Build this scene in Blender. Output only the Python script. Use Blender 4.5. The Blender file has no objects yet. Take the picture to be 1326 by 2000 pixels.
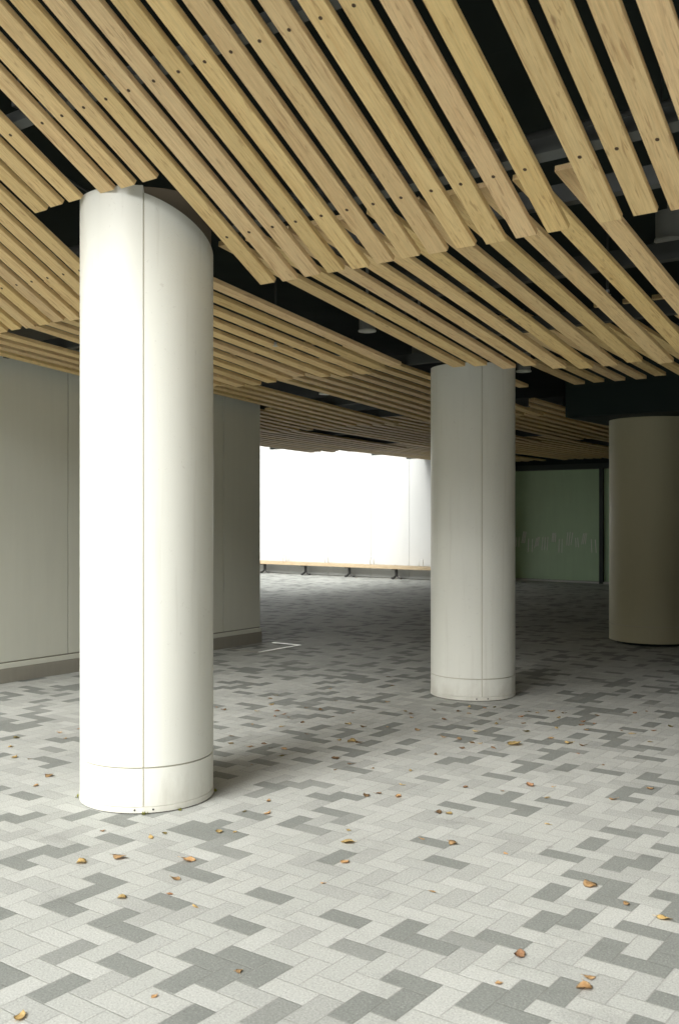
import bpy, bmesh, math, random
from mathutils import Vector, Matrix
random.seed(7)
H = 1.6                                   # eye height; world X runs along the slat-row edges, Y along the slats
SA, CA = 0.5938135, 0.8046027             # sine / cosine of the camera heading against +Y
F, CX, CY = 1920.0, 663.0, 1005.0
sc = bpy.context.scene
col = sc.collection

def W(v, u, z): return Vector((v*H, u*H, (z+1)*H))
def floor_at(px, py):
    t = F/(py-CY); x = (px-CX)/F
    return Vector(((CA*x-SA)*t*H, (SA*x+CA)*t*H, 0))
def at_u(px, u):                           # the v reached by the photo column px in the plane u
    x = (px-CX)/F
    return (CA*x-SA)*u/(SA*x+CA)

# ------------------------------------------------------------------ materials
def mat(name, rgb=(.5,.5,.5), rough=.6, metal=0.0, spec=.5):
    m = bpy.data.materials.new(name); m.use_nodes = True
    p = m.node_tree.nodes['Principled BSDF']
    p.inputs['Base Color'].default_value = (*rgb, 1); p.inputs['Roughness'].default_value = rough
    p.inputs['Metallic'].default_value = metal; p.inputs['Specular IOR Level'].default_value = spec
    return m
class NT:
    def __init__(s, m): s.t = m.node_tree; s.p = s.t.nodes['Principled BSDF']
    def n(s, typ, **kw):
        o = s.t.nodes.new(typ)
        for k, v in kw.items():
            if k.startswith('i_'): o.inputs[int(k[2:])].default_value = v
            else: setattr(o, k, v)
        return o
    def l(s, a, b): s.t.links.new(a, b)
    def math(s, op, a, b=None, c=None):
        o = s.t.nodes.new('ShaderNodeMath'); o.operation = op
        for i, x in enumerate((a, b, c)):
            if x is None: continue
            if hasattr(x, 'links'): s.l(x, o.inputs[i])
            else: o.inputs[i].default_value = x
        return o.outputs[0]
    def mix(s, fac, a, b, blend='MIX'):
        o = s.t.nodes.new('ShaderNodeMix'); o.data_type = 'RGBA'; o.blend_type = blend
        for i, x in ((0, fac), (6, a), (7, b)):
            if hasattr(x, 'links'): s.l(x, o.inputs[i])
            elif i == 0: o.inputs[0].default_value = x
            else: o.inputs[i].default_value = (*x, 1)
        return o.outputs[2]
    def ramp(s, fac, stops):
        o = s.t.nodes.new('ShaderNodeValToRGB'); e = o.color_ramp.elements
        while len(e) < len(stops): e.new(.5)
        for k, (pos, c) in enumerate(stops):
            e[k].position = pos; e[k].color = (*c, 1) if isinstance(c, tuple) else (c, c, c, 1)
        s.l(fac, o.inputs[0]); return o.outputs[0]
    def noise(s, vec, scale, detail=4, rough=.55, dist=0):
        o = s.t.nodes.new('ShaderNodeTexNoise')
        o.inputs['Scale'].default_value = scale; o.inputs['Detail'].default_value = detail
        o.inputs['Roughness'].default_value = rough; o.inputs['Distortion'].default_value = dist
        if vec is not None: s.l(vec, o.inputs['Vector'])
        return o.outputs[0]
    def bump(s, h, strength, dist=.002, normal=None):
        o = s.t.nodes.new('ShaderNodeBump'); o.inputs['Strength'].default_value = strength
        o.inputs['Distance'].default_value = dist; s.l(h, o.inputs['Height'])
        if normal: s.l(normal, o.inputs['Normal'])
        s.l(o.outputs[0], s.p.inputs['Normal']); return o.outputs[0]

def paving_material():
    m = mat('granite_pavers', rough=.7, spec=.5); t = NT(m)
    geo = t.n('ShaderNodeNewGeometry')
    sep = t.n('ShaderNodeSeparateXYZ'); t.l(geo.outputs['Position'], sep.inputs[0])
    wv = .0985
    x = t.math('DIVIDE', t.math('ADD', sep.outputs[0], 500.013), wv)
    y = t.math('DIVIDE', t.math('ADD', sep.outputs[1], 500.041), wv)
    i = t.math('FLOOR', x); j = t.math('FLOOR', y)
    k = t.math('FLOORED_MODULO', t.math('SUBTRACT', i, j), 4.0)
    k = t.math('ROUND', k)
    isv = t.math('GREATER_THAN', k, 1.5)                     # 2,3: brick along Y
    ish = t.math('SUBTRACT', 1.0, isv)
    ox = t.math('SUBTRACT', i, t.math('MULTIPLY', ish, k))
    oy = t.math('SUBTRACT', j, t.math('MULTIPLY', isv, t.math('SUBTRACT', 3.0, k)))
    lx = t.math('SUBTRACT', x, ox); ly = t.math('SUBTRACT', y, oy)
    sx = t.math('ADD', 1.0, ish); sy = t.math('ADD', 1.0, isv)
    dx = t.math('MINIMUM', lx, t.math('SUBTRACT', sx, lx))
    dy = t.math('MINIMUM', ly, t.math('SUBTRACT', sy, ly))
    d = t.math('MINIMUM', dx, dy)
    comb = t.n('ShaderNodeCombineXYZ'); t.l(ox, comb.inputs[0]); t.l(oy, comb.inputs[1]); t.l(isv, comb.inputs[2])
    wn = t.n('ShaderNodeTexWhiteNoise'); wn.noise_dimensions = '3D'; t.l(comb.outputs[0], wn.inputs['Vector'])
    r = wn.outputs['Value']
    cs = t.n('ShaderNodeVectorMath', operation='SCALE'); t.l(comb.outputs[0], cs.inputs[0]); cs.inputs['Scale'].default_value = .23
    clus = t.noise(cs.outputs[0], 1.0, 2)
    r2 = t.math('ADD', r, t.math('MULTIPLY', t.math('SUBTRACT', clus, .5), .95))
    cr = t.n('ShaderNodeValToRGB'); cr.color_ramp.interpolation = 'CONSTANT'
    e = cr.color_ramp.elements
    stops = [(0, (.185,.197,.180)), (.20, (.225,.236,.217)), (.225, (.320,.330,.306)), (.33, (.343,.354,.329)), (.46, (.366,.378,.350)), (.62, (.384,.395,.366)), (.84, (.402,.413,.384))]
    while len(e) < len(stops): e.new(.5)
    for q, (ps, c) in enumerate(stops): e[q].position = ps; e[q].color = (*c, 1)
    t.l(r2, cr.inputs[0])
    sp = t.noise(geo.outputs['Position'], 130, 4, .8)
    spk = t.ramp(sp, [(.32, .45), (.46, .9), (.55, 1.05), (.70, 1.6)])
    c = t.mix(.8, cr.outputs[0], spk, 'MULTIPLY')
    # second colour of granite grains
    sp2 = t.noise(geo.outputs['Position'], 95, 2, .6)
    c = t.mix(t.math('MULTIPLY', t.ramp(sp2, [(.55, 0.0), (.68, 1.0)]), .22), c, (.52, .52, .48))
    st = t.noise(geo.outputs['Position'], 3.1, 6, .68, .6)
    c = t.mix(.55, c, t.ramp(st, [(.30, .70), (.44, .97), (.62, 1.0), (.75, 1.08)]), 'MULTIPLY')
    gum = t.n('ShaderNodeTexVoronoi'); t.l(geo.outputs['Position'], gum.inputs['Vector']); gum.inputs['Scale'].default_value = 1.7
    c = t.mix(t.math('MULTIPLY', t.ramp(gum.outputs['Distance'], [(.028, 1.0), (.04, 0.0)]), .35), c, (.16, .155, .14))
    dirt = t.noise(geo.outputs['Position'], .9, 5, .6)
    c = t.mix(.5, c, t.ramp(dirt, [(.3, .82), (.6, 1.06)]), 'MULTIPLY')
    joint = t.ramp(d, [(.0, .0), (.016, .2), (.04, 1.0)])
    jm = t.math('SUBTRACT', 1.0, joint)
    c = t.mix(t.math('MULTIPLY', jm, .34), c, (.17, .17, .15))
    t.l(c, t.p.inputs['Base Color'])
    hgt = t.math('ADD', t.math('MULTIPLY', joint, 1.0), t.math('MULTIPLY', sp, .35))
    t.bump(hgt, .55, .004)
    rg = t.ramp(sp2, [(.3, .60), (.7, .80)]); t.l(rg, t.p.inputs['Roughness'])
    return m

def wood_material(name, lo, hi, dark):
    m = mat(name, rough=.55, spec=.35); t = NT(m)
    tc = t.n('ShaderNodeTexCoord'); oi = t.n('ShaderNodeObjectInfo')
    off = t.n('ShaderNodeVectorMath', operation='SCALE'); off.inputs[0].default_value = (37.1, 91.7, 53.3)
    t.l(oi.outputs['Random'], off.inputs['Scale'])
    ad = t.n('ShaderNodeVectorMath', operation='ADD'); t.l(tc.outputs['Object'], ad.inputs[0]); t.l(off.outputs[0], ad.inputs[1])
    mp = t.n('ShaderNodeMapping'); mp.inputs['Scale'].default_value = (1, .055, 1); t.l(ad.outputs[0], mp.inputs[0])
    warp = t.noise(mp.outputs[0], 9, 3, .5)
    fine = t.noise(mp.outputs[0], 160, 5, .65, .4)
    band = t.noise(mp.outputs[0], 34, 4, .6, 1.4)
    base = t.mix(t.ramp(warp, [(.3, 0.0), (.7, 1.0)]), lo, hi)
    base = t.mix(t.math('MULTIPLY', t.ramp(band, [(.48, 0.0), (.66, 1.0)]), .5), base, dark)
    base = t.mix(.5, base, t.ramp(fine, [(.3, .68), (.6, 1.08)]), 'MULTIPLY')
    # short reddish flecks along the grain
    mp2 = t.n('ShaderNodeMapping'); mp2.inputs['Scale'].default_value = (1, .09, 1); t.l(ad.outputs[0], mp2.inputs[0])
    fl = t.noise(mp2.outputs[0], 75, 2, .5, .8)
    base = t.mix(t.math('MULTIPLY', t.ramp(fl, [(.61, 0.0), (.68, 1.0)]), .5), base, (.40, .20, .075))
    kn = t.n('ShaderNodeTexVoronoi'); mp3 = t.n('ShaderNodeMapping'); mp3.inputs['Scale'].default_value = (1, .5, 1)
    t.l(ad.outputs[0], mp3.inputs[0]); t.l(mp3.outputs[0], kn.inputs['Vector']); kn.inputs['Scale'].default_value = 5
    base = t.mix(t.math('MULTIPLY', t.ramp(kn.outputs['Distance'], [(.03, 1.0), (.07, 0.0)]), .5), base, (.22, .10, .035))
    tone = t.math('ADD', .90, t.math('MULTIPLY', oi.outputs['Random'], .18))
    hsv = t.n('ShaderNodeHueSaturation'); t.l(base, hsv.inputs['Color']); t.l(tone, hsv.inputs['Value'])
    wn = t.n('ShaderNodeTexWhiteNoise'); wn.noise_dimensions = '1D'; t.l(oi.outputs['Random'], wn.inputs['W'])
    t.l(t.math('ADD', .493, t.math('MULTIPLY', wn.outputs['Value'], .009)), hsv.inputs['Hue'])
    t.l(t.math('ADD', .90, t.math('MULTIPLY', wn.outputs['Value'], .10)), hsv.inputs['Saturation'])
    t.l(hsv.outputs[0], t.p.inputs['Base Color'])
    t.bump(fine, .25, .002)
    return m

def painted(name, rgb, rough=.4, grime=.12, scale=1.2, bump=.04, spec=.5):
    m = mat(name, rgb, rough, spec=spec); t = NT(m); geo = t.n('ShaderNodeNewGeometry')
    n1 = t.noise(geo.outputs['Position'], scale, 6, .6)
    mp = t.n('ShaderNodeMapping'); mp.inputs['Scale'].default_value = (1, 1, .08); t.l(geo.outputs['Position'], mp.inputs[0])
    n2 = t.noise(mp.outputs[0], 14, 4, .6)
    c = t.mix(grime*2, rgb, t.mix(.5, t.ramp(n1, [(.3, .75), (.65, 1.05)]), t.ramp(n2, [(.3, .8), (.65, 1.05)])), 'MULTIPLY')
    t.l(c, t.p.inputs['Base Color'])
    n3 = t.noise(geo.outputs['Position'], 160, 2); t.bump(n3, bump, .002)
    t.l(t.ramp(n1, [(.3, rough-.07), (.7, rough+.1)]), t.p.inputs['Roughness'])
    return m

M = {}
M['paving'] = paving_material()
M['wood'] = wood_material('pale_cedar', (.79,.565,.25), (.84,.625,.29), (.62,.38,.14))
M['screw'] = mat('screw_recess', (.075,.042,.02), .8)
M['brown_cladding'] = painted('brown_cladding', (.12,.105,.085), .7, .1)
M['column3'] = painted('shaded_column_paint', (.47,.44,.29), .55, .12)  # column paint copy, darkened and browned for shade and light off the wood
M['column'] = painted('column_paint', (.73,.735,.665), .36, .09)
def column_dirt(m):
    t = NT(m); geo = t.n('ShaderNodeNewGeometry'); sep = t.n('ShaderNodeSeparateXYZ'); t.l(geo.outputs['Position'], sep.inputs[0])
    src = t.p.inputs['Base Color'].links[0].from_socket
    mp = t.n('ShaderNodeMapping'); mp.inputs['Scale'].default_value = (1, 1, .35); t.l(geo.outputs['Position'], mp.inputs[0])
    n1 = t.noise(mp.outputs[0], 9, 5, .65)
    h = t.math('ADD', sep.outputs[2], t.math('MULTIPLY', t.math('SUBTRACT', n1, .5), -.42))
    c = t.mix(t.math('MULTIPLY', t.ramp(h, [(.0, 1.0), (.16, 0.0)]), .35), src, (.36, .33, .26))
    mp2 = t.n('ShaderNodeMapping'); mp2.inputs['Scale'].default_value = (1, 1, .045); t.l(geo.outputs['Position'], mp2.inputs[0])
    st = t.noise(mp2.outputs[0], 22, 4, .6)
    c = t.mix(t.math('MULTIPLY', t.ramp(st, [(.57, 0.0), (.70, 1.0)]), .16), c, (.45, .43, .35))
    sc_ = t.noise(geo.outputs['Position'], 26, 2, .5, 2.0)
    c = t.mix(t.math('MULTIPLY', t.ramp(sc_, [(.70, 0.0), (.72, 1.0)]), .22), c, (.40, .38, .32))
    t.l(c, t.p.inputs['Base Color'])
column_dirt(M['column'])
M['core'] = painted('bare_column_core', (.20,.165,.12), .85, .2)
M['seam'] = mat('sealant_joint', (.50,.47,.38), .8)
M['wall'] = painted('grey_wall_panel', (.79,.80,.70), .55, .12, .7)
M['plinth'] = painted('concrete_plinth', (.36,.345,.29), .85, .25, 3)
M['white'] = painted('white_wall_panel', (.50,.51,.49), .5, .08)
M['deck'] = painted('black_deck_paint', (.018,.026,.023), .8, .1, spec=.2)
M['joist'] = painted('grey_steel_channel', (.06,.066,.062), .55, .2)
M['bulk'] = painted('dark_bulkhead_paint', (.014,.024,.021), .7, .1, spec=.25)
M['dark_frame'] = mat('dark_green_frame', (.02,.035,.03), .4)
M['glass'] = painted('green_tinted_glass', (.52,.72,.48), .16, .2, 1.5, .01)
M['mark'] = mat('white_film_marks', (.90,.92,.84), .6)
M['bench'] = wood_material('bench_timber', (.40,.315,.20), (.46,.365,.24), (.33,.24,.14))
M['iron'] = mat('dark_iron', (.045,.045,.042), .5, .3)
M['steel'] = mat('bright_steel', (.60,.61,.60), .3, .8)
M['trim'] = mat('polished_trim', (.88,.87,.82), .28, 1.0)
M['pale_metal'] = mat('pale_painted_metal', (.66,.68,.64), .4)
M['lens'] = mat('frosted_lens', (.72,.74,.66), .35)
M['can'] = mat('grey_lamp_can', (.26,.27,.25), .5)
M['soil'] = mat('joint_dirt', (.10,.085,.06), .9)

# ------------------------------------------------------------------ mesh helpers
def new_obj(name, bm, mats, parent=None, smooth=False, loc=None):
    me = bpy.data.meshes.new(name); bm.normal_update(); bm.to_mesh(me); bm.free()
    for m_ in (mats if isinstance(mats, (list, tuple)) else [mats]): me.materials.append(m_)
    if smooth:
        for p in me.polygons: p.use_smooth = True
    o = bpy.data.objects.new(name, me); col.objects.link(o)
    if loc is not None: o.location = loc
    if parent is not None: o.parent = parent
    return o
def thing(name, label, cat, loc=(0,0,0), rotz=0, group=None):
    o = bpy.data.objects.new(name, None); col.objects.link(o); o.empty_display_size = .2
    o.location = loc; o.rotation_euler = (0,0,rotz); o['label'] = label; o['category'] = cat
    if group: o['group'] = group
    return o
def box(bm, x0, x1, y0, y1, z0, z1, bev=0.0, mi=0):
    vs = [bm.verts.new(p) for p in ((x0,y0,z0),(x1,y0,z0),(x1,y1,z0),(x0,y1,z0),(x0,y0,z1),(x1,y0,z1),(x1,y1,z1),(x0,y1,z1))]
    fs = [bm.faces.new([vs[i] for i in q]) for q in ((3,2,1,0),(4,5,6,7),(0,1,5,4),(1,2,6,5),(2,3,7,6),(3,0,4,7))]
    for f in fs: f.material_index = mi
    if bev:
        es = list({e for f in fs for e in f.edges})
        r = bmesh.ops.bevel(bm, geom=es, offset=bev, segments=2, affect='EDGES', profile=.6)
        for f in r['faces']: f.material_index = mi
    return vs
def cyl(bm, x, y, z0, z1, r, n=24, mi=0, r2=None):
    r2 = r if r2 is None else r2
    a = [bm.verts.new((x+r*math.cos(2*math.pi*k/n), y+r*math.sin(2*math.pi*k/n), z0)) for k in range(n)]
    b = [bm.verts.new((x+r2*math.cos(2*math.pi*k/n), y+r2*math.sin(2*math.pi*k/n), z1)) for k in range(n)]
    for k in range(n):
        f = bm.faces.new((a[k], a[(k+1)%n], b[(k+1)%n], b[k])); f.material_index = mi; f.smooth = True
    for q in (list(reversed(a)), b):
        f = bm.faces.new([bm.verts.new(p.co) for p in q]); f.material_index = mi
def tube(bm, pts, r, n=8):
    rings = []
    for k, p in enumerate(pts):
        p = Vector(p); d = (Vector(pts[min(k+1, len(pts)-1)])-Vector(pts[max(k-1, 0)])).normalized()
        s = d.cross(Vector((0,0,1)) if abs(d.z) < .9 else Vector((1,0,0))).normalized(); w = d.cross(s)
        rings.append([bm.verts.new(p+r*(math.cos(2*math.pi*q/n)*s+math.sin(2*math.pi*q/n)*w)) for q in range(n)])
    for a, b in zip(rings, rings[1:]):
        for q in range(n): bm.faces.new((a[q], a[(q+1)%n], b[(q+1)%n], b[q])).smooth = True
    bm.faces.new(list(reversed(rings[0]))); bm.faces.new(rings[-1])
def structure(o): o['kind'] = 'structure'; return o

# ------------------------------------------------------------------ ground
bm = bmesh.new(); box(bm, -150, 150, -150, 150, -.3, 0)
structure(new_obj('ground', bm, M['paving']))

# ------------------------------------------------------------------ slatted ceiling rows
SW, ST = .0660*H, .031                                         # slat width and thickness in metres
def make_slat(parent, v, u0, u1, z0, tilt, holes, width=SW):
    """one board from u0 to u1; z0 = height of its underside at u0; tilt = drop per unit of u"""
    L = (u1-u0)*H*math.sqrt(1+tilt*tilt)
    bm = bmesh.new(); box(bm, 0, width, 0, L, 0, ST, .0035)
    for hu in holes:
        yy = (hu-u0)*H*math.sqrt(1+tilt*tilt)
        if .03 < yy < L-.03: cyl(bm, width*.5+random.uniform(-.004,.004), yy, -.0012, .004, .0088, 12, 1)
    o = new_obj('slat', bm, [M['wood'], M['screw']], parent)
    o.location = W(v, u0, z0) - parent.location
    o.rotation_euler = (-math.atan(tilt), 0, 0)
    return o
def joist(parent, v0, v1, u, z, tilt=0.0):
    bm = bmesh.new()
    h, w, tk = .10, .05, .004
    box(bm, 0, (v1-v0)*H, -w/2, w/2, 0, tk); box(bm, 0, (v1-v0)*H, -w/2, -w/2+tk, tk, h); box(bm, 0, (v1-v0)*H, -w/2+tk, w/2, h, h+tk)
    o = new_obj('joist', bm, M['joist'], parent)
    o.location = W(v0, u, z) - parent.location + Vector((0, 0, ST+.002))
    o.rotation_euler = (-math.atan(tilt), 0, 0)

# row next to the camera, sloping down steeply away from it
T1 = .56
def z1(u): return .818-T1*(u-2.66)
r1 = thing('slatted_ceiling', 'nearest ceiling row of pale timber slats, steeply sloping down towards the columns, with visible screw holes', 'slatted ceiling', W(-2.5, 2.0, 1.2), group='sloping rows of timber ceiling slats')
v_list = [-2.311+.0999*k for k in range(12)]
v_list += [-1.056+.1*k for k in range(15)]
v_list += [-2.412, -2.516, -2.615, -2.779, -2.879, -2.972] + [-3.078-.0995*k for k in range(12)] + [-4.335-.0995*k for k in range(7)]
U1 = 1.12
for v in sorted(v_list):
    end = 2.66+random.uniform(-.004,.004)
    if -2.99 < v < -2.40: end = 2.19+random.uniform(-.004,.004)
    make_slat(r1, v, U1, end, z1(U1), T1, (1.41, 1.928, 2.447))
for u in (1.41, 1.928): joist(r1, -5.03, .5, u, z1(u), T1)
joist(r1, -5.03, -2.98, 2.447, z1(2.447), T1); joist(r1, -2.32, .5, 2.447, z1(2.447), T1)

# the rows behind: groups of eleven boards with a wide lamp gap between groups
PITCH, PER = .1313, 1.674
def groups(vmin, vmax):
    out = []
    for m_ in range(-4, 3):
        for k in range(11):
            v = -2.489+m_*PER+k*PITCH
            if vmin <= v <= vmax: out.append((v, k, m_))
    return sorted(out)
def tilt2(v): return .118 if v < -2.9 else .118+(min(v, -.6)+2.9)*.050
r2 = thing('slatted_ceiling', 'second ceiling row of shaded timber slats running from near column to middle column', 'slatted ceiling', W(-2.5, 3.5, 1.0), group='sloping rows of timber ceiling slats')
for v, k, m_ in groups(-5.02, .5):
    tl = tilt2(v) if v > -4.2 else .09
    make_slat(r2, v, 2.63+random.uniform(-.006,.006), 4.33+random.uniform(-.05,.05)+(.05 if v < -2.9 else 0), .98, tl, (), .069*H)
for u in (2.9, 3.5, 4.1):
    joist(r2, -5.03, -4.24, u, .98-.09*(u-2.63), .09); joist(r2, -4.22, -3.0, u, .98-.118*(u-2.63), .118); joist(r2, -2.3, .5, u, .98-.118*(u-2.63)+.004, .118)
r3 = thing('slatted_ceiling', 'third ceiling row of dim timber slats behind the middle column', 'slatted ceiling', W(-4, 5.5, .9), group='sloping rows of timber ceiling slats')
for v, k, m_ in groups(-7.86, 1.0):
    u0 = 4.22 if v > -5.03 else 5.86
    if -3.2 < v < -2.3: u0 = 5.16
    z0 = .93-.068*(u0-4.22)
    make_slat(r3, v, u0+random.uniform(-.006,.006), (6.88 if v < -3.13 else 5.84)+random.uniform(-.06,.03), z0, .068, (), .067*H)
for u in (5.0, 6.0, 6.6): joist(r3, -7.84 if u > 5.9 else -5.03, 1.0 if u < 5.5 else -3.15, u, .93-.068*(u-4.22), .068)
r4 = thing('slatted_ceiling', 'fourth ceiling row of thin looking timber slats beyond the grey wall end', 'slatted ceiling', W(-5.5, 8, .85), group='sloping rows of timber ceiling slats')
for v, k, m_ in groups(-7.86, -3.2):
    make_slat(r4, v, 6.75+random.uniform(-.008,.008), 9.6+random.uniform(-.1,.1), .85, .03, (), .067*H)
for u in (7.2, 8.2, 9.2): joist(r4, -7.84, -3.15, u, .85-.03*(u-6.75), .03)
r5 = thing('slatted_ceiling', 'farthest ceiling row of timber slats reaching the white courtyard wall', 'slatted ceiling', W(-6, 11, .84), group='sloping rows of timber ceiling slats')
for v, k, m_ in groups(-7.86, -3.2):
    make_slat(r5, v, 9.5+random.uniform(-.008,.008), (12.5 if v < -7 else 13.4)+random.uniform(-.15,.05), .835, .012, (), .067*H)
for u in (10.2, 11.4, 12.3): joist(r5, -7.84, -3.15, u, .835-.012*(u-9.5), .012)

def hangers(parent, us, vs, zf, ztop):
    for u in us:
        for v in vs:
            bm = bmesh.new(); p = W(v, u, zf(u))-parent.location; z0 = p.z+ST+.10; z1_ = (ztop(u)+1)*H-parent.location.z
            cyl(bm, p.x, p.y, z0, z1_, .006, 8); box(bm, p.x-.025, p.x+.025, p.y-.025, p.y+.025, z0-.004, z0+.03)
            new_obj('hanger', bm, M['joist'], parent)
hangers(r1, (1.928,), (-4.42, -2.70, -1.13), lambda u: z1(u), lambda u: 1.93-.47*(u-1.0))
hangers(r2, (2.9, 3.5, 4.1), (-4.25, -2.62 , -.96), lambda u: .98-.118*(u-2.63), lambda u: 1.35)
hangers(r3, (5.0, 6.0), (-4.3,), lambda u: .93-.068*(u-4.22), lambda u: 1.33)
def conduit(pts, r, label, name='conduit', cat='pipe'):
    bm = bmesh.new(); tube(bm, [W(*p) for p in pts], r, 12); o = new_obj(name, bm, M['joist'])
    o['label'] = label; o['category'] = cat
conduit([(-4.95, 2.78, 1.16), (-3.0, 2.80, 1.17), (.9, 2.84, 1.17)], .028, 'grey conduit crossing the dark void behind the near slats')
conduit([(-2.62, 2.95, 1.2), (-2.64, 4.5, 1.2), (-2.7, 6.9, 1.2)], .045, 'grey pipe running along the dark lamp gap towards the middle column')
conduit([(-2.98, 1.3, 1.63), (-2.90, 2.0, 1.27), (-2.88, 2.75, 1.1)], .008, 'thin cable hanging in the dark gap left of the near column', 'cable', 'cable')

# roof deck above the slats: a sloped part over the first row, flat behind
def prism(bm, prof, v0, v1):
    a = [bm.verts.new(W(v0, u, z)) for u, z in prof]; b = [bm.verts.new(W(v1, u, z)) for u, z in prof]
    n = len(prof)
    for k in range(n): bm.faces.new((a[k], a[(k+1)%n], b[(k+1)%n], b[k]))
    bm.faces.new(list(reversed(a))); bm.faces.new(b)
    bmesh.ops.recalc_face_normals(bm, faces=bm.faces)
bm = bmesh.new()
prism(bm, [(1.0, 1.93), (2.0, 1.46), (2.6, 1.36), (13.62, 1.30), (13.62, 1.42), (2.8, 1.50), (1.0, 2.2)], -7.95, 9.0)
structure(new_obj('ceiling', bm, M['deck']))

ft = thing('fascia', 'dark fascia board added above the outermost slats to shut out courtyard light', 'fascia', W(-7.93, 5.86, .90))  # hidden board added to close the deck cavity against courtyard light
bm = bmesh.new(); box(bm, 0, .05, 0, 7.5*H, 0, .45*H, .003); new_obj('fascia_board', bm, M['deck'], ft)
bm = bmesh.new(); box(bm, .051, .09, 0, 7.5*H, .02, .06, .003); new_obj('support_rail', bm, M['joist'], ft)

# ------------------------------------------------------------------ columns
def make_column(label, v, u, r, top, groove, seam_px, wide=False, cut=None):
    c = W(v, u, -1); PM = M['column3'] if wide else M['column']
    t = thing('column', label, 'column', c, group='round white columns under the slatted ceiling')
    R = r*H; ztop = (top+1)*H
    seam = []
    for spx in seam_px:                                        # seam direction seen from the camera
        dx = (spx-CX)/F
        cam_dir = Vector((CA*dx-SA, SA*dx+CA, 0))
        # nearest hit of that ray with the column circle
        d = cam_dir.normalized(); oc = -Vector((c.x, c.y, 0)); bq = oc.dot(d); cq = oc.dot(oc)-R*R
        disc = max(bq*bq-cq, 0); s = -bq-math.sqrt(disc)
        p = d*s - Vector((c.x, c.y, 0)); seam.append(math.atan2(p.y, p.x))
    seams = sorted([s % (2*math.pi) for s in seam] + [(s+math.pi) % (2*math.pi) for s in seam])
    n = 144; hw = .0028/R; angs = [(2*math.pi*k/n, 0) for k in range(n)]
    angs = [a for a in angs if all(abs((a[0]-s+math.pi) % (2*math.pi)-math.pi) > hw*2.2 for s in seams)]
    for s in seams: angs += [((s-hw*1.6) % (2*math.pi), 0), ((s-hw) % (2*math.pi), 1), ((s+hw) % (2*math.pi), 1), ((s+hw*1.6) % (2*math.pi), 0)]
    angs.sort()
    def ring(bm, z, rr, zf=None):
        out = []
        for a, g in angs:
            q = rr-(.006 if g else 0); zz = zf(a) if zf else z
            out.append(bm.verts.new((q*math.cos(a), q*math.sin(a), zz)))
        return out
    def skin(bm, A, B):
        m_ = len(A)
        for k in range(m_):
            k2 = (k+1) % m_
            q = (A[k], A[k2], B[k2], B[k]); sm = not (angs[k][1] or angs[k2][1])
            f = bm.faces.new(q if sm else [bm.verts.new(p.co) for p in q])
            f.smooth = sm
            f.material_index = 1 if (angs[k][1] and angs[k2][1]) else 0
    def caps(bm, rings):
        for q in (list(reversed(rings[0])), rings[-1]): bm.faces.new([bm.verts.new(p.co) for p in q])
    gz = groove*H; lift = 0.0
    bm = bmesh.new()
    zf = None
    if cut:
        s0 = seam[0] % (2*math.pi)
        def zf(a):
            rel = (a-s0) % (2*math.pi)
            uu = u + r*math.sin(a)
            if rel < math.pi: return min(ztop, (cut[0]-cut[1]*(uu-cut[2])+1)*H)
            return ztop
    rings = [ring(bm, gz+.004, R), ring(bm, gz+1.0, R), ring(bm, gz+2.0, R), ring(bm, ztop, R, zf)]
    for A, B in zip(rings, rings[1:]): skin(bm, A, B)
    caps(bm, rings)
    new_obj('shaft', bm, [PM, M['seam']], t)
    bm = bmesh.new()
    rings = [ring(bm, .038+lift, R), ring(bm, gz-.004, R)]
    for A, B in zip(rings, rings[1:]): skin(bm, A, B)
    caps(bm, rings)
    new_obj('base_skirt', bm, [PM, M['seam']], t)
    bm = bmesh.new(); cyl(bm, 0, 0, gz-.004, gz+.004, R-.010, 96)
    new_obj('joint_ring', bm, M['seam'], t)
    if not wide:
        bm = bmesh.new(); cyl(bm, 0, 0, .006, .036, R+.003, 128)
        bm2 = bm
        st = new_obj('base_strip', bm2, M['column'], t)
        bm = bmesh.new()
        for da in (-.125, .135):
            a = seam[0]+da
            mt = Matrix.Translation((math.cos(a)*(R+.0035), math.sin(a)*(R+.0035), .022)) @ Matrix.Rotation(a, 4, 'Z') @ Matrix.Rotation(math.pi/2, 4, 'Y')
            bmesh.ops.create_cone(bm, cap_ends=True, segments=12, radius1=.006, radius2=.005, depth=.004, matrix=mt)
        new_obj('screw', bm, M['iron'], st)
        bm = bmesh.new(); cyl(bm, 0, 0, 0, .007, R-.006, 96)
        new_obj('base_gap', bm, M['soil'], t)
    else:
        bm = bmesh.new(); cyl(bm, 0, 0, 0, .10, R-.09, 96)
        new_obj('recessed_foot', bm, M['bulk'], t)
    if cut:
        bm = bmesh.new(); cyl(bm, 0, 0, gz+.6, ztop-.004, R-.012, 96)
        new_obj('core', bm, M['core'], t)
    return t
make_column('tall bright white column nearest the camera, its top meeting the sloping slats', -2.638, 2.420, .2335, 1.10, .153, (281,), cut=(1.085, .45, 2.232))
make_column('middle white column with pale bright base, standing between the near column and the dark corner', -2.662, 4.858, .2336, .815, .118, (941,))
make_column('wide dim column, shade put into its paint, under the dark boxed bulkhead', -2.61, 7.66, .325, .742, .15, (1420,), wide=True)

# dark boxed bulkhead over the third column
bt = thing('bulkhead', 'black boxed bulkhead that caps the wide dim column', 'bulkhead', W(-3.08, 7.08, .74))
bm = bmesh.new(); box(bm, 0, 4.2*H, 0, 1.6*H, .006, .555*H, .006); new_obj('casing', bm, M['bulk'], bt)
bm = bmesh.new(); box(bm, .02, 4.18*H, .02, 1.58*H, 0, .004); new_obj('soffit_panel', bm, M['bulk'], bt)

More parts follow.
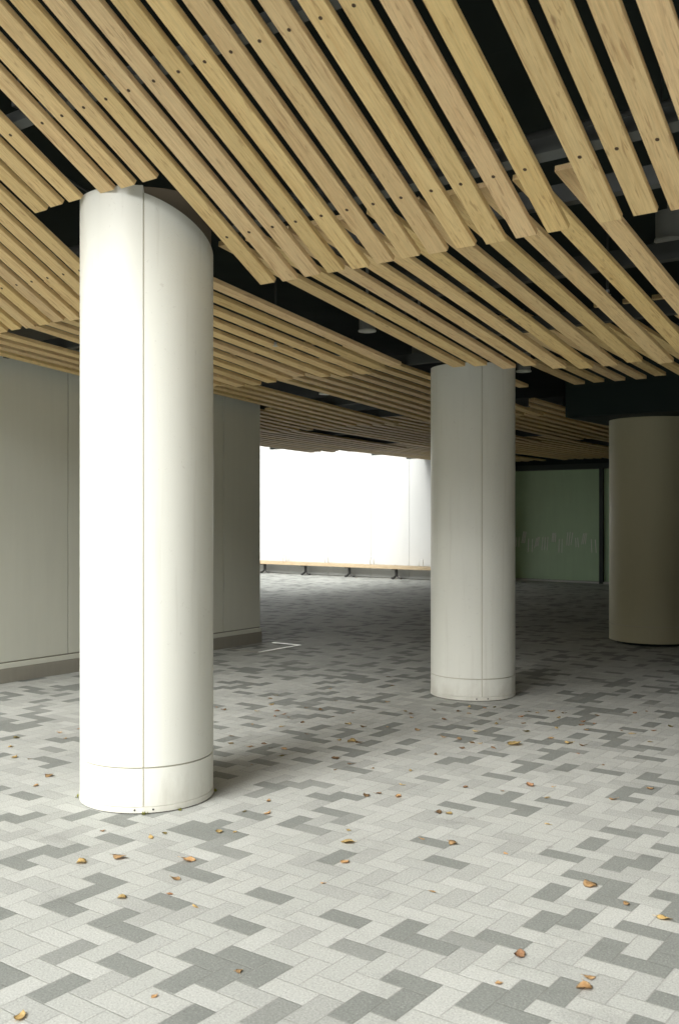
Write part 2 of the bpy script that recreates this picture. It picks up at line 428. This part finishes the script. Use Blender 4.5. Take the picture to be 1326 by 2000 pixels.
# ------------------------------------------------------------------ grey wall block on the left
VW, UE = -5.06, 5.82
gw = thing('wall_block', 'grey panelled wall block with low concrete plinth behind the near column', 'wall', W(VW, UE, -1))
bm = bmesh.new(); box(bm, -3.1*H, -.012, -4.9*H, -.012, 0, 2.3*H); box(bm, -9*H, -3.1*H-.002, -4.9*H, .95*H, 0, 2.6*H); new_obj('wall_core', bm, M['plinth'], gw)  # taller rear box is out of view, added to shadow the far floor
joints = [1.0] + [2.55] + [3.978, 5.40] + [5.82]
bm = bmesh.new(); g = .006
for a_, b_ in zip(joints, joints[1:]):
    y0, y1 = (a_-UE)*H, (b_-UE)*H
    box(bm, -.012, 0, y0+g if a_ > 1 else y0, (y1-g) if b_ < UE else y1-.012, .20, 2.05*H, .0025)
for x0, x1 in ((-3.0*H, -1.6*H), (-1.59*H, -.012)): box(bm, x0, x1-.006, -.012, 0, .20, 2.05*H, .0025)
new_obj('wall_panel', bm, M['wall'], gw)
bm = bmesh.new(); box(bm, -3.1*H, .012, -4.82*H, .012, 0, .135, .004); new_obj('plinth', bm, M['plinth'], gw)
bm = bmesh.new(); box(bm, -3.05*H, .006, -4.82*H, .006, .137, .185, .004); new_obj('ledge', bm, M['wall'], gw)

# ------------------------------------------------------------------ white courtyard wall, bench in front
UW = 12.92
ww = thing('courtyard_wall', 'bright white panelled courtyard wall behind the long bench', 'wall', W(-6.9, UW, -1))
bm = bmesh.new(); box(bm, -16*H, 0, .0205, .5, 0, 3.4*H); box(bm, -.45, -.003, .502, 1.095, 0, 2.3*H); new_obj('wall_core', bm, M['plinth'], ww)
edges = [0]
for px in (799, 725, 640, 564, 498): edges.append((at_u(px, UW)+6.9)*H)
dxp = .66*H
while edges[-1] > -15.5*H: edges.append(edges[-1]-dxp)
bm = bmesh.new()
for a_, b_ in zip(edges, edges[1:]): box(bm, b_+.003, a_-.003, 0, .02, .012, 3.38*H, .002)
new_obj('wall_panel', bm, M['white'], ww)

vb0, vb1 = -12.2, -7.25
bench = thing('bench', 'long low timber bench along the white wall with thin wire dividers and dark iron legs', 'bench', W(vb0, UW-.24, -1))
LB = (vb1-vb0)*H
bm = bmesh.new()
for k in range(4): box(bm, 0, LB, -.02+k*.093, -.02+k*.093+.088, .258, .335, .004)
new_obj('seat', bm, M['bench'], bench)
legs_px = [516, 595.5, 681, 772.5, 872]; leg_x = [(at_u(p, UW-.15)-vb0)*H for p in legs_px]
stp = leg_x[1]-leg_x[0]
leg_x = [leg_x[0]-stp*1.02] + leg_x
for x in leg_x:
    bm = bmesh.new()
    box(bm, x-.03, x+.03, .15, .20, .075, .235, .006); box(bm, x-.032, x+.032, -.01, .33, .235, .258, .004)
    tube(bm, [(x-.15, .175, .018), (x-.11, .175, .022), (x-.05, .175, .05), (x, .175, .10)], .024)
    tube(bm, [(x+.15, .175, .018), (x+.11, .175, .022), (x+.05, .175, .05), (x, .175, .10)], .024)
    tube(bm, [(x, -.0, .018), (x, .06, .025), (x, .175, .09)], .022)
    new_obj('leg', bm, M['iron'], bench)
for p in (555, 637, 725, 821, 470):
    x = (at_u(p, UW-.15)-vb0)*H; w_, h_ = .055, .17
    bm = bmesh.new()
    tube(bm, [(x-w_, .17, .335), (x-w_, .17, .335+h_-.015), (x-w_+.012, .17, .335+h_), (x+w_-.012, .17, .335+h_), (x+w_, .17, .335+h_-.015), (x+w_, .17, .335)], .0085)
    new_obj('divider', bm, M['steel'], bench)

# ------------------------------------------------------------------ green glass front
UG = 13.62
gl = thing('glass_front', 'green tinted glass front with a band of white tick marks, in dark frames', 'glass wall', W(-6.9, UG, -1))
vA, vB = at_u(1003, UG), at_u(1169.5, UG); ztop = 1.74*H
def gx(v): return (v+6.9)*H
panes = [(vA-.02, vB)]
vv = vB+.06
while vv < 1.5: panes.append((vv, vv+1.25)); vv += 1.31
for k, (p0, p1) in enumerate(panes):
    bm = bmesh.new(); box(bm, gx(p0)+.005, gx(p1)-.005, .03, .045, .055, ztop-.13, .001)
    pn = new_obj('glass_pane', bm, M['glass'], gl)
    if k == 0:
        bm = bmesh.new()
        S = 6.9789; ox, oy = 1000.0, 1000.0
        def mark(x0, y0, x1, y1, w=11):
            # a slanted film stroke, given by its top and bottom in the enlarged photo
            q = []
            for (x, y) in ((x0-w/2, y0), (x0+w/2, y0), (x1+w/2, y1), (x1-w/2, y1)):
                px, py = ox+x/S, oy+y/S; xr = (px-CX)/F; t = UG/(SA*xr+CA)
                q.append((gx((CA*xr-SA)*t), (1+(CY-py)/F*t)*H))
            a = [bm.verts.new((x, .026, z)) for x, z in q]; b = [bm.verts.new((x, .0285, z)) for x, z in q]
            bm.faces.new(list(reversed(a))); bm.faces.new(b)
            for i in range(4): bm.faces.new((a[i], a[(i+1)%4], b[(i+1)%4], b[i]))
        for s in ((50,345,46,470),(84,345,80,475),(147,262,120,425),(163,265,138,425),(180,268,158,425),(213,362,208,545),(268,365,262,548),(325,355,295,490),(345,340,318,470),(362,340,340,465),
                  (408,338,395,522),(442,340,430,520),(478,340,465,525),(545,285,533,405),(562,285,552,410),(583,285,577,412),(632,368,625,555),(672,368,666,555),
                  (748,278,732,455),(780,275,760,460),(815,282,790,450),(852,350,860,480),(882,350,894,482),(965,290,935,440),(985,290,958,440),(1004,290,985,440),(1068,370,1075,555),(1122,375,1134,555)): mark(*s)
        bmesh.ops.recalc_face_normals(bm, faces=bm.faces)
        new_obj('tick_marks', bm, M['mark'], pn)
bm = bmesh.new(); box(bm, gx(vA-.25), gx(vA-.022), -.02, .10, 0, ztop); new_obj('jamb', bm, M['dark_frame'], gl)
for (p0, p1), (q0, q1) in zip(panes, panes[1:]):
    bm = bmesh.new(); box(bm, gx(p1)+.002, gx(q0)-.002, -.02, .10, 0, ztop); new_obj('mullion', bm, M['dark_frame'], gl)
bm = bmesh.new(); box(bm, gx(panes[0][0]), gx(panes[-1][1]), -.012, .012, .006, .05); new_obj('sill_rail', bm, M['pale_metal'], gl)
bm = bmesh.new(); box(bm, gx(panes[0][0]), gx(panes[-1][1]), -.01, .09, ztop-.12, ztop-.004); new_obj('head_rail', bm, M['dark_frame'], gl)
bm = bmesh.new(); box(bm, gx(panes[0][0]), gx(panes[-1][1]), .13, .5, 0, ztop); new_obj('back_panel', bm, M['dark_frame'], gl)
bm = bmesh.new(); box(bm, gx(panes[0][0]-.3), gx(panes[-1][1]), .02, .6, ztop+.003, 2.33*H); new_obj('header_wall', bm, M['bulk'], gl)

# dark side building added on the right, outside the frame, to block skylight
sb = thing('wall_block', 'dark side building wall added unseen on the far right to block skylight', 'wall', W(1.35, 4.0, -1))
bm = bmesh.new(); box(bm, 0, 3*H, 0, 9.6*H, 0, 2.28*H); new_obj('wall_core', bm, M['plinth'], sb)
bm = bmesh.new()
for k in range(6): box(bm, -.014, -.001, k*1.6*H+.01, (k+1)*1.6*H-.01, .03, 2.2*H, .002)
new_obj('wall_panel', bm, M['dark_frame'], sb)

# ------------------------------------------------------------------ floor hatch by the wall corner
hv0, hv1, hu0, hu1 = -5.0, -4.69, 5.38, 5.86
hatch = thing('floor_hatch', 'floor access hatch edged in bright steel beside the grey wall corner', 'hatch', W(hv0, hu0, -1))
A, B = (hv1-hv0)*H, (hu1-hu0)*H
bm = bmesh.new(); box(bm, .025, A-.025, .025, B-.025, .0005, .004); new_obj('cover', bm, M['paving'], hatch)
bm = bmesh.new(); box(bm, A-.022, A, 0, B, .0005, .009); box(bm, .06, A-.023, B-.035, B, .0005, .009); new_obj('edge_trim', bm, M['trim'], hatch)
bm = bmesh.new(); box(bm, 0, .02, 0, B, .0005, .005); box(bm, .021, A-.023, 0, .02, .0005, .005); new_obj('edge_frame', bm, M['plinth'], hatch)

# ------------------------------------------------------------------ downlights and sprinklers
def along(px, py, z):
    x = (px-CX)/F; t = z*F/(CY-py)
    return W((CA*x-SA)*t, (SA*x+CA)*t, z)
def downlight(px, py, z, label, r=.068, dark=False):
    t = thing('downlight', label, 'ceiling light', along(px, py, z), group='unlit downlights in the ceiling gaps')
    bm = bmesh.new(); cyl(bm, 0, 0, 0, .16, r, 32); new_obj('housing', bm, M['can'], t)
    bm = bmesh.new(); cyl(bm, 0, 0, -.012, -.0005, r+.008, 32); rg = new_obj('trim_ring', bm, M['can'] if dark else M['lens'], t)
    bm = bmesh.new(); cyl(bm, 0, 0, -.0145, -.0125, r*.8, 32); new_obj('lens', bm, M['can'] if dark else M['lens'], t)
    bm = bmesh.new(); cyl(bm, 0, 0, .16, .62, .012, 10); new_obj('stem', bm, M['can'], t)
downlight(717, 645, .98, 'white faced round downlight left of the middle column in the long dark gap')
downlight(636, 768, .86, 'small pale downlight in the gap above the white wall')
downlight(818, 703, .95, 'dim downlight peeking out just left of the middle column top', dark=True)
downlight(1022, 724, .90, 'pale downlight just right of the middle column top')
downlight(1306, 466, 1.05, 'large dark downlight by the right edge of the photo', .08, dark=True)
def sprinkler(px, py, z, label):
    t = thing('sprinkler', label, 'sprinkler', along(px, py, z), group='fire sprinklers between the slats')
    bm = bmesh.new(); cyl(bm, 0, 0, 0, .5, .009, 10); new_obj('pipe', bm, M['joist'], t)
    bm = bmesh.new(); cyl(bm, 0, 0, -.022, -.001, .012, 12); cyl(bm, 0, 0, -.034, -.030, .020, 16); cyl(bm, 0, 0, -.030, -.022, .004, 8); new_obj('head', bm, M['steel'], t)
sprinkler(1186, 566, .90, 'chrome fire sprinkler between shaded slats at the right')
sprinkler(538, 668, .86, 'small chrome sprinkler head poking through slats right of the near column')

# ------------------------------------------------------------------ fallen leaves
C6 = lambda x, y: (400+x/2.864, 1300+y/2.864)
C7 = lambda x, y: (863+x/2.864, 1300+y/2.864)
C5 = lambda x, y: (400+x/1.432, 1300+y/1.432)
CL = lambda x, y: (x/2.009, 1550+y/2.009)
CM = lambda x, y: (x/2.55, 1100+y/2.55)
LV = []
def add(conv, items):
    for it in items:
        x, y, c = it[:3]; LV.append((*conv(x, y), c, it[3] if len(it) > 3 else 'm'))
add(C6, [(1025,65,'d','b'),(1047,115,'d'),(700,132,'o'),(400,168,'y'),(365,187,'d'),(375,220,'y','b'),(290,257,'y','b'),(408,257,'r'),(390,287,'r'),(440,275,'r'),(470,290,'r','s'),(570,237,'r'),(650,250,'d','b'),(735,200,'d','s'),(825,268,'d'),(720,287,'r','s'),(548,320,'d'),(800,330,'y','b'),(265,330,'o','s'),(430,343,'y'),(575,385,'r','s'),(890,345,'d'),(1020,345,'o','s'),(1020,205,'o'),(1120,258,'y','b'),(1150,270,'d'),(1280,250,'d','b'),(1155,292,'o'),(1190,363,'o','b'),(145,395,'d'),(148,437,'y'),(245,457,'o','b'),(328,440,'r'),(365,462,'d','s'),(440,468,'o'),(750,418,'y'),(820,428,'y','b'),(860,433,'d'),(262,557,'r','s'),(425,508,'g','b'),(728,522,'d','b'),(815,553,'r'),(935,577,'o','s'),(1150,590,'y'),(728,585,'d','s'),(1100,668,'y'),(905,730,'d'),(970,718,'d'),(1080,735,'o','b'),(355,760,'o'),(345,830,'o','b'),(220,820,'g','s'),(1290,500,'d'),(1300,825,'d'),(105,250,'d'),(66,234,'r','s')])
add(C7, [(150,232,'y'),(293,235,'g'),(240,240,'r'),(95,258,'d'),(150,270,'o'),(12,303,'r'),(475,260,'d'),(530,268,'o'),(612,258,'o','b'),(680,268,'d'),(440,287,'r'),(650,295,'y'),(325,303,'r','s'),(302,330,'y'),(453,325,'d'),(788,315,'r'),(780,335,'r'),(850,325,'r','s'),(870,280,'d'),(1075,268,'r'),(1145,258,'d'),(185,370,'y','b'),(472,370,'g','b'),(640,352,'y'),(810,362,'o'),(1180,365,'r'),(1280,343,'g'),(1000,365,'r','s'),(1060,383,'y'),(92,413,'o','b'),(12,403,'o'),(605,408,'o'),(212,438,'y'),(170,435,'d'),(408,445,'y','h'),(708,437,'y','b'),(785,450,'d'),(1160,428,'y'),(108,463,'r'),(285,462,'r'),(760,495,'r','s'),(132,682,'r'),(490,672,'r','b'),(332,703,'d','s'),(620,680,'o','s'),(585,742,'y'),(40,830,'y'),(955,752,'o'),(1165,690,'o','b'),(895,558,'d','s')])
add(C5, [(40,466,'y'),(85,466,'y','s'),(400,462,'y','s'),(398,496,'y','b'),(390,551,'o'),(330,610,'o','s'),(637,634,'o','s'),(695,500,'o'),(840,526,'o','s'),(608,486,'o','s'),(957,445,'y'),(1075,615,'o','b'),(1178,668,'o'),(1285,710,'y','b'),(880,810,'r','b'),(1075,875,'o'),(1060,905,'o','b'),(820,891,'o','s'),(97,855,'o','s')])
add(CL, [(320,272,'y','b'),(472,255,'o','b'),(593,175,'y'),(645,157,'g','s'),(690,337,'o'),(480,411,'y'),(740,264,'o','b'),(765,445,'y'),(668,396,'r','s'),(605,798,'o','s'),(80,880,'y','b'),(937,700,'o','s'),(405,148,'d','s')])
add(CM, [(82,872,'g'),(55,915,'y'),(70,970,'y','b'),(147,977,'d','s'),(245,1062,'o','b'),(182,1110,'o'),(300,845,'o'),(325,875,'o','s'),(390,828,'r','s')])

def leaf_mat(name, a, b):
    m = mat(name, a, .6, spec=.3); t = NT(m); tc = t.n('ShaderNodeTexCoord'); oi = t.n('ShaderNodeObjectInfo')
    n_ = t.noise(tc.outputs['Object'], 90, 3); c = t.mix(t.ramp(n_, [(.35, 0.0), (.7, 1.0)]), a, b)
    c = t.mix(1.0, c, t.ramp(oi.outputs['Random'], [(0, .7), (1, 1.15)]), 'MULTIPLY')
    t.l(c, t.p.inputs['Base Color']); return m
LM = {'y': leaf_mat('yellow_leaf', (.66,.47,.17), (.72,.57,.30)), 'o': leaf_mat('orange_leaf', (.62,.38,.17), (.70,.50,.27)),
      'r': leaf_mat('russet_leaf', (.46,.24,.13), (.56,.36,.2)), 'd': leaf_mat('brown_leaf', (.26,.16,.085), (.42,.28,.15)), 'g': leaf_mat('olive_leaf', (.24,.20,.06), (.34,.27,.09))}
def leaf_bm(L, wid, curl, fold, twist, rng):
    bm = bmesh.new(); N = 8; rows = []
    for k in range(N+1):
        s = k/N; w_ = wid*(math.sin(math.pi*min(1, s*.93+.05))**.8)*(1-.35*s)*(1+rng.uniform(-.08,.08)); y = (s-.5)*L
        zc = curl*L*(4*(s-.5)**2) + rng.uniform(-.025,.025)*L
        row = []
        for q in (-1, -.5, 0, .5, 1):
            x = q*w_*(1+rng.uniform(-.10,.10)); row.append(bm.verts.new((x*math.cos(fold), y, zc+abs(x)*math.sin(fold)+rng.uniform(-.012,.012)*L+twist*x*(s-.5)*2 + .0015)))
        rows.append(row)
    for a, b in zip(rows, rows[1:]):
        for q in range(4):
            bm.faces.new((a[q], a[q+1], b[q+1], b[q])).smooth = True
    st = rows[0][2].co.copy()
    tube(bm, [st, st+Vector((.0, -.12*L, .01*L)), st+Vector((.02*L, -.26*L, .05*L))], .0010, 5)
    zm = min(v_.co.z for v_ in bm.verts)
    for v_ in bm.verts: v_.co.z += .001-zm
    r = bmesh.ops.solidify(bm, geom=list(bm.faces), thickness=.0006)
    return bm
CW = {'y':'yellow','o':'orange','r':'russet','d':'brown','g':'olive'}
SZ = {'s':(.022,'tiny'),'m':(.036,'small'),'b':(.050,'large'),'h':(.085,'biggest')}
ZN = [('left of the near column', lambda x, y: x < 200 and y < 1600),
      ('in the lower left foreground', lambda x, y: x < 420 and y >= 1600),
      ('far off left of middle column', lambda x, y: x < 836 and y < 1400),
      ('just right of the near column', lambda x, y: x < 640 and y < 1600),
      ('midway between near and middle columns', lambda x, y: x < 836 and y < 1600),
      ('in front of the middle column', lambda x, y: x < 1010 and y < 1480),
      ('behind right of the middle column', lambda x, y: y < 1440),
      ('at middle distance on the right', lambda x, y: y < 1600),
      ('in the lower right foreground', lambda x, y: True)]
def zone(x, y):
    for k, (_, fn) in enumerate(ZN):
        if fn(x, y): return k
ORD = ['first','second','third','fourth','fifth','sixth','seventh','eighth','ninth','tenth','eleventh','twelfth']
buckets = {}
for idx, (x, y, c, s) in enumerate(LV): buckets.setdefault((zone(x, y), c, s), []).append((x, idx))
labels = {}
for (z, c, s), lst in buckets.items():
    lst.sort()
    for k, (x, idx) in enumerate(lst):
        base = f"{SZ[s][1]} {CW[c]} leaf {ZN[z][0]}"
        labels[idx] = base if len(lst) == 1 else f"{base}, {ORD[k]} of {len(lst)} from the left"
rng = random.Random(3)
for idx, (px, py, c, s) in enumerate(LV):
    L = SZ[s][0]*rng.uniform(1.0, 1.35)
    bm = leaf_bm(L, L*rng.uniform(.28, .60), rng.uniform(.0, .09), rng.choice((-1,1,1))*rng.uniform(.03, .32), rng.uniform(-.5, .5), rng)
    o = new_obj('fallen_leaf', bm, LM[c], None, True, floor_at(px, py))
    o.rotation_euler = (rng.uniform(-.12,.12), rng.uniform(-.12,.12), rng.uniform(0, 6.28))
    o.location.z += L*.05
    o['label'] = labels[idx]; o['category'] = 'leaf'; o['group'] = 'dry fallen leaves scattered over the paving'
# leaves that lie by the bench
o = new_obj('fallen_leaf', leaf_bm(.09, .03, .2, .6, .3, rng), LM['d'], None, True, W(at_u(695.5, UW-.35), UW-.35, -1))
o['label'] = 'reddish brown dry leaf under the long bench beside an iron leg'; o['category'] = 'leaf'; o['group'] = 'dry fallen leaves scattered over the paving'
o = new_obj('fallen_leaf', leaf_bm(.07, .025, .25, .7, .3, rng), LM['d'], None, True, W(at_u(772, UW-.15), UW-.15, -1)+Vector((0,0,.337)))
o['label'] = 'dark dry leaf lying on the bench seat against the white wall'; o['category'] = 'leaf'; o['group'] = 'dry fallen leaves scattered over the paving'

# tiny weeds at the foot of the near column
weed_m = leaf_mat('weed_green', (.28,.30,.06), (.42,.40,.10))
WD = [((154, 1558), 'left edge'), ((418.5, 1546), 'right edge'), ((352, 1583.5), 'front right'), ((283, 1592), 'front seam')]
for (px, py), where in WD:
    bm = bmesh.new()
    for k in range(9):
        a = rng.uniform(0, 6.28); ln = rng.uniform(.010, .024); b0 = Vector((rng.uniform(-.012,.012), rng.uniform(-.008,.008), 0))
        d = Vector((math.cos(a)*.6, math.sin(a)*.6, 1)).normalized(); sd = Vector((-math.sin(a), math.cos(a), 0))*ln*.28
        q = [bm.verts.new(p) for p in (b0, b0+d*ln*.5+sd, b0+d*ln, b0+d*ln*.5-sd)]; bm.faces.new(q)
    bmesh.ops.solidify(bm, geom=list(bm.faces), thickness=.0008)
    o = new_obj('weed', bm, weed_m, None, False, floor_at(px, py))
    o['label'] = f'tiny yellow green weed sprouting at the {where} of the near column base'; o['category'] = 'weed'; o['group'] = 'tiny weeds round the near column foot'

# ------------------------------------------------------------------ building added unseen behind the camera to block low sky
nb = thing('blocker', 'plain grey building added behind the viewer, outside the frame, to block low sky', 'blocker', (8, -20, 0))
bm = bmesh.new(); box(bm, -60, 70, -12, 0, 0, 10); new_obj('wall', bm, M['brown_cladding'], nb)
bm = bmesh.new()
for fl in range(2):
    for k in range(26): box(bm, -58+k*4.9, -55+k*4.9, .002, .03, 1.2+fl*3.8, 3.6+fl*3.8)
new_obj('window', bm, M['dark_frame'], nb)
bm = bmesh.new(); box(bm, -60.2, 70.2, -12.2, .2, 10.003, 10.4); new_obj('roof', bm, M['plinth'], nb)

# ------------------------------------------------------------------ camera
cd = bpy.data.cameras.new('camera'); cam = bpy.data.objects.new('camera', cd); col.objects.link(cam)
cd.sensor_fit = 'VERTICAL'; cd.sensor_height = 36; cd.lens = 36*F/2000; cd.shift_y = (CY-1000)/2000
cd.clip_start = .05; cd.clip_end = 600
cam.location = (0, 0, H); cam.rotation_euler = (math.pi/2, 0, math.atan2(SA, CA))
cd.dof.use_dof = True; cd.dof.focus_distance = 7.0; cd.dof.aperture_fstop = 5.0
sc.camera = cam

# ------------------------------------------------------------------ light
EL, AZ = math.radians(38.5), math.radians(181)                    # direction towards the sun, clockwise from +Y
w = bpy.data.worlds.new('World'); sc.world = w; w.use_nodes = True
nt = w.node_tree; bg = nt.nodes['Background']
sky = nt.nodes.new('ShaderNodeTexSky'); sky.sky_type = 'NISHITA'; sky.sun_disc = False
sky.sun_elevation = EL; sky.sun_rotation = AZ; sky.dust_density = 4; sky.air_density = 1.0; sky.ozone_density = .6
hs = nt.nodes.new('ShaderNodeHueSaturation'); hs.inputs['Saturation'].default_value = .16
nt.links.new(sky.outputs[0], hs.inputs['Color']); nt.links.new(hs.outputs[0], bg.inputs['Color'])
bg.inputs['Strength'].default_value = .115
sd = bpy.data.lights.new('sun', 'SUN'); sd.energy = 1.45; sd.angle = math.radians(30); sd.color = (1, .995, .965)
so = bpy.data.objects.new('sun', sd); col.objects.link(so)
dirs = Vector((math.sin(AZ)*math.cos(EL), math.cos(AZ)*math.cos(EL), math.sin(EL)))
so.rotation_euler = dirs.to_track_quat('Z', 'Y').to_euler()

sc.view_settings.view_transform = 'Standard'; sc.view_settings.look = 'None'
sc.view_settings.gamma = 1; sc.view_settings.exposure = 1.33
sc.cycles.max_bounces = 10; sc.cycles.diffuse_bounces = 6
sc.cycles.use_denoising = True
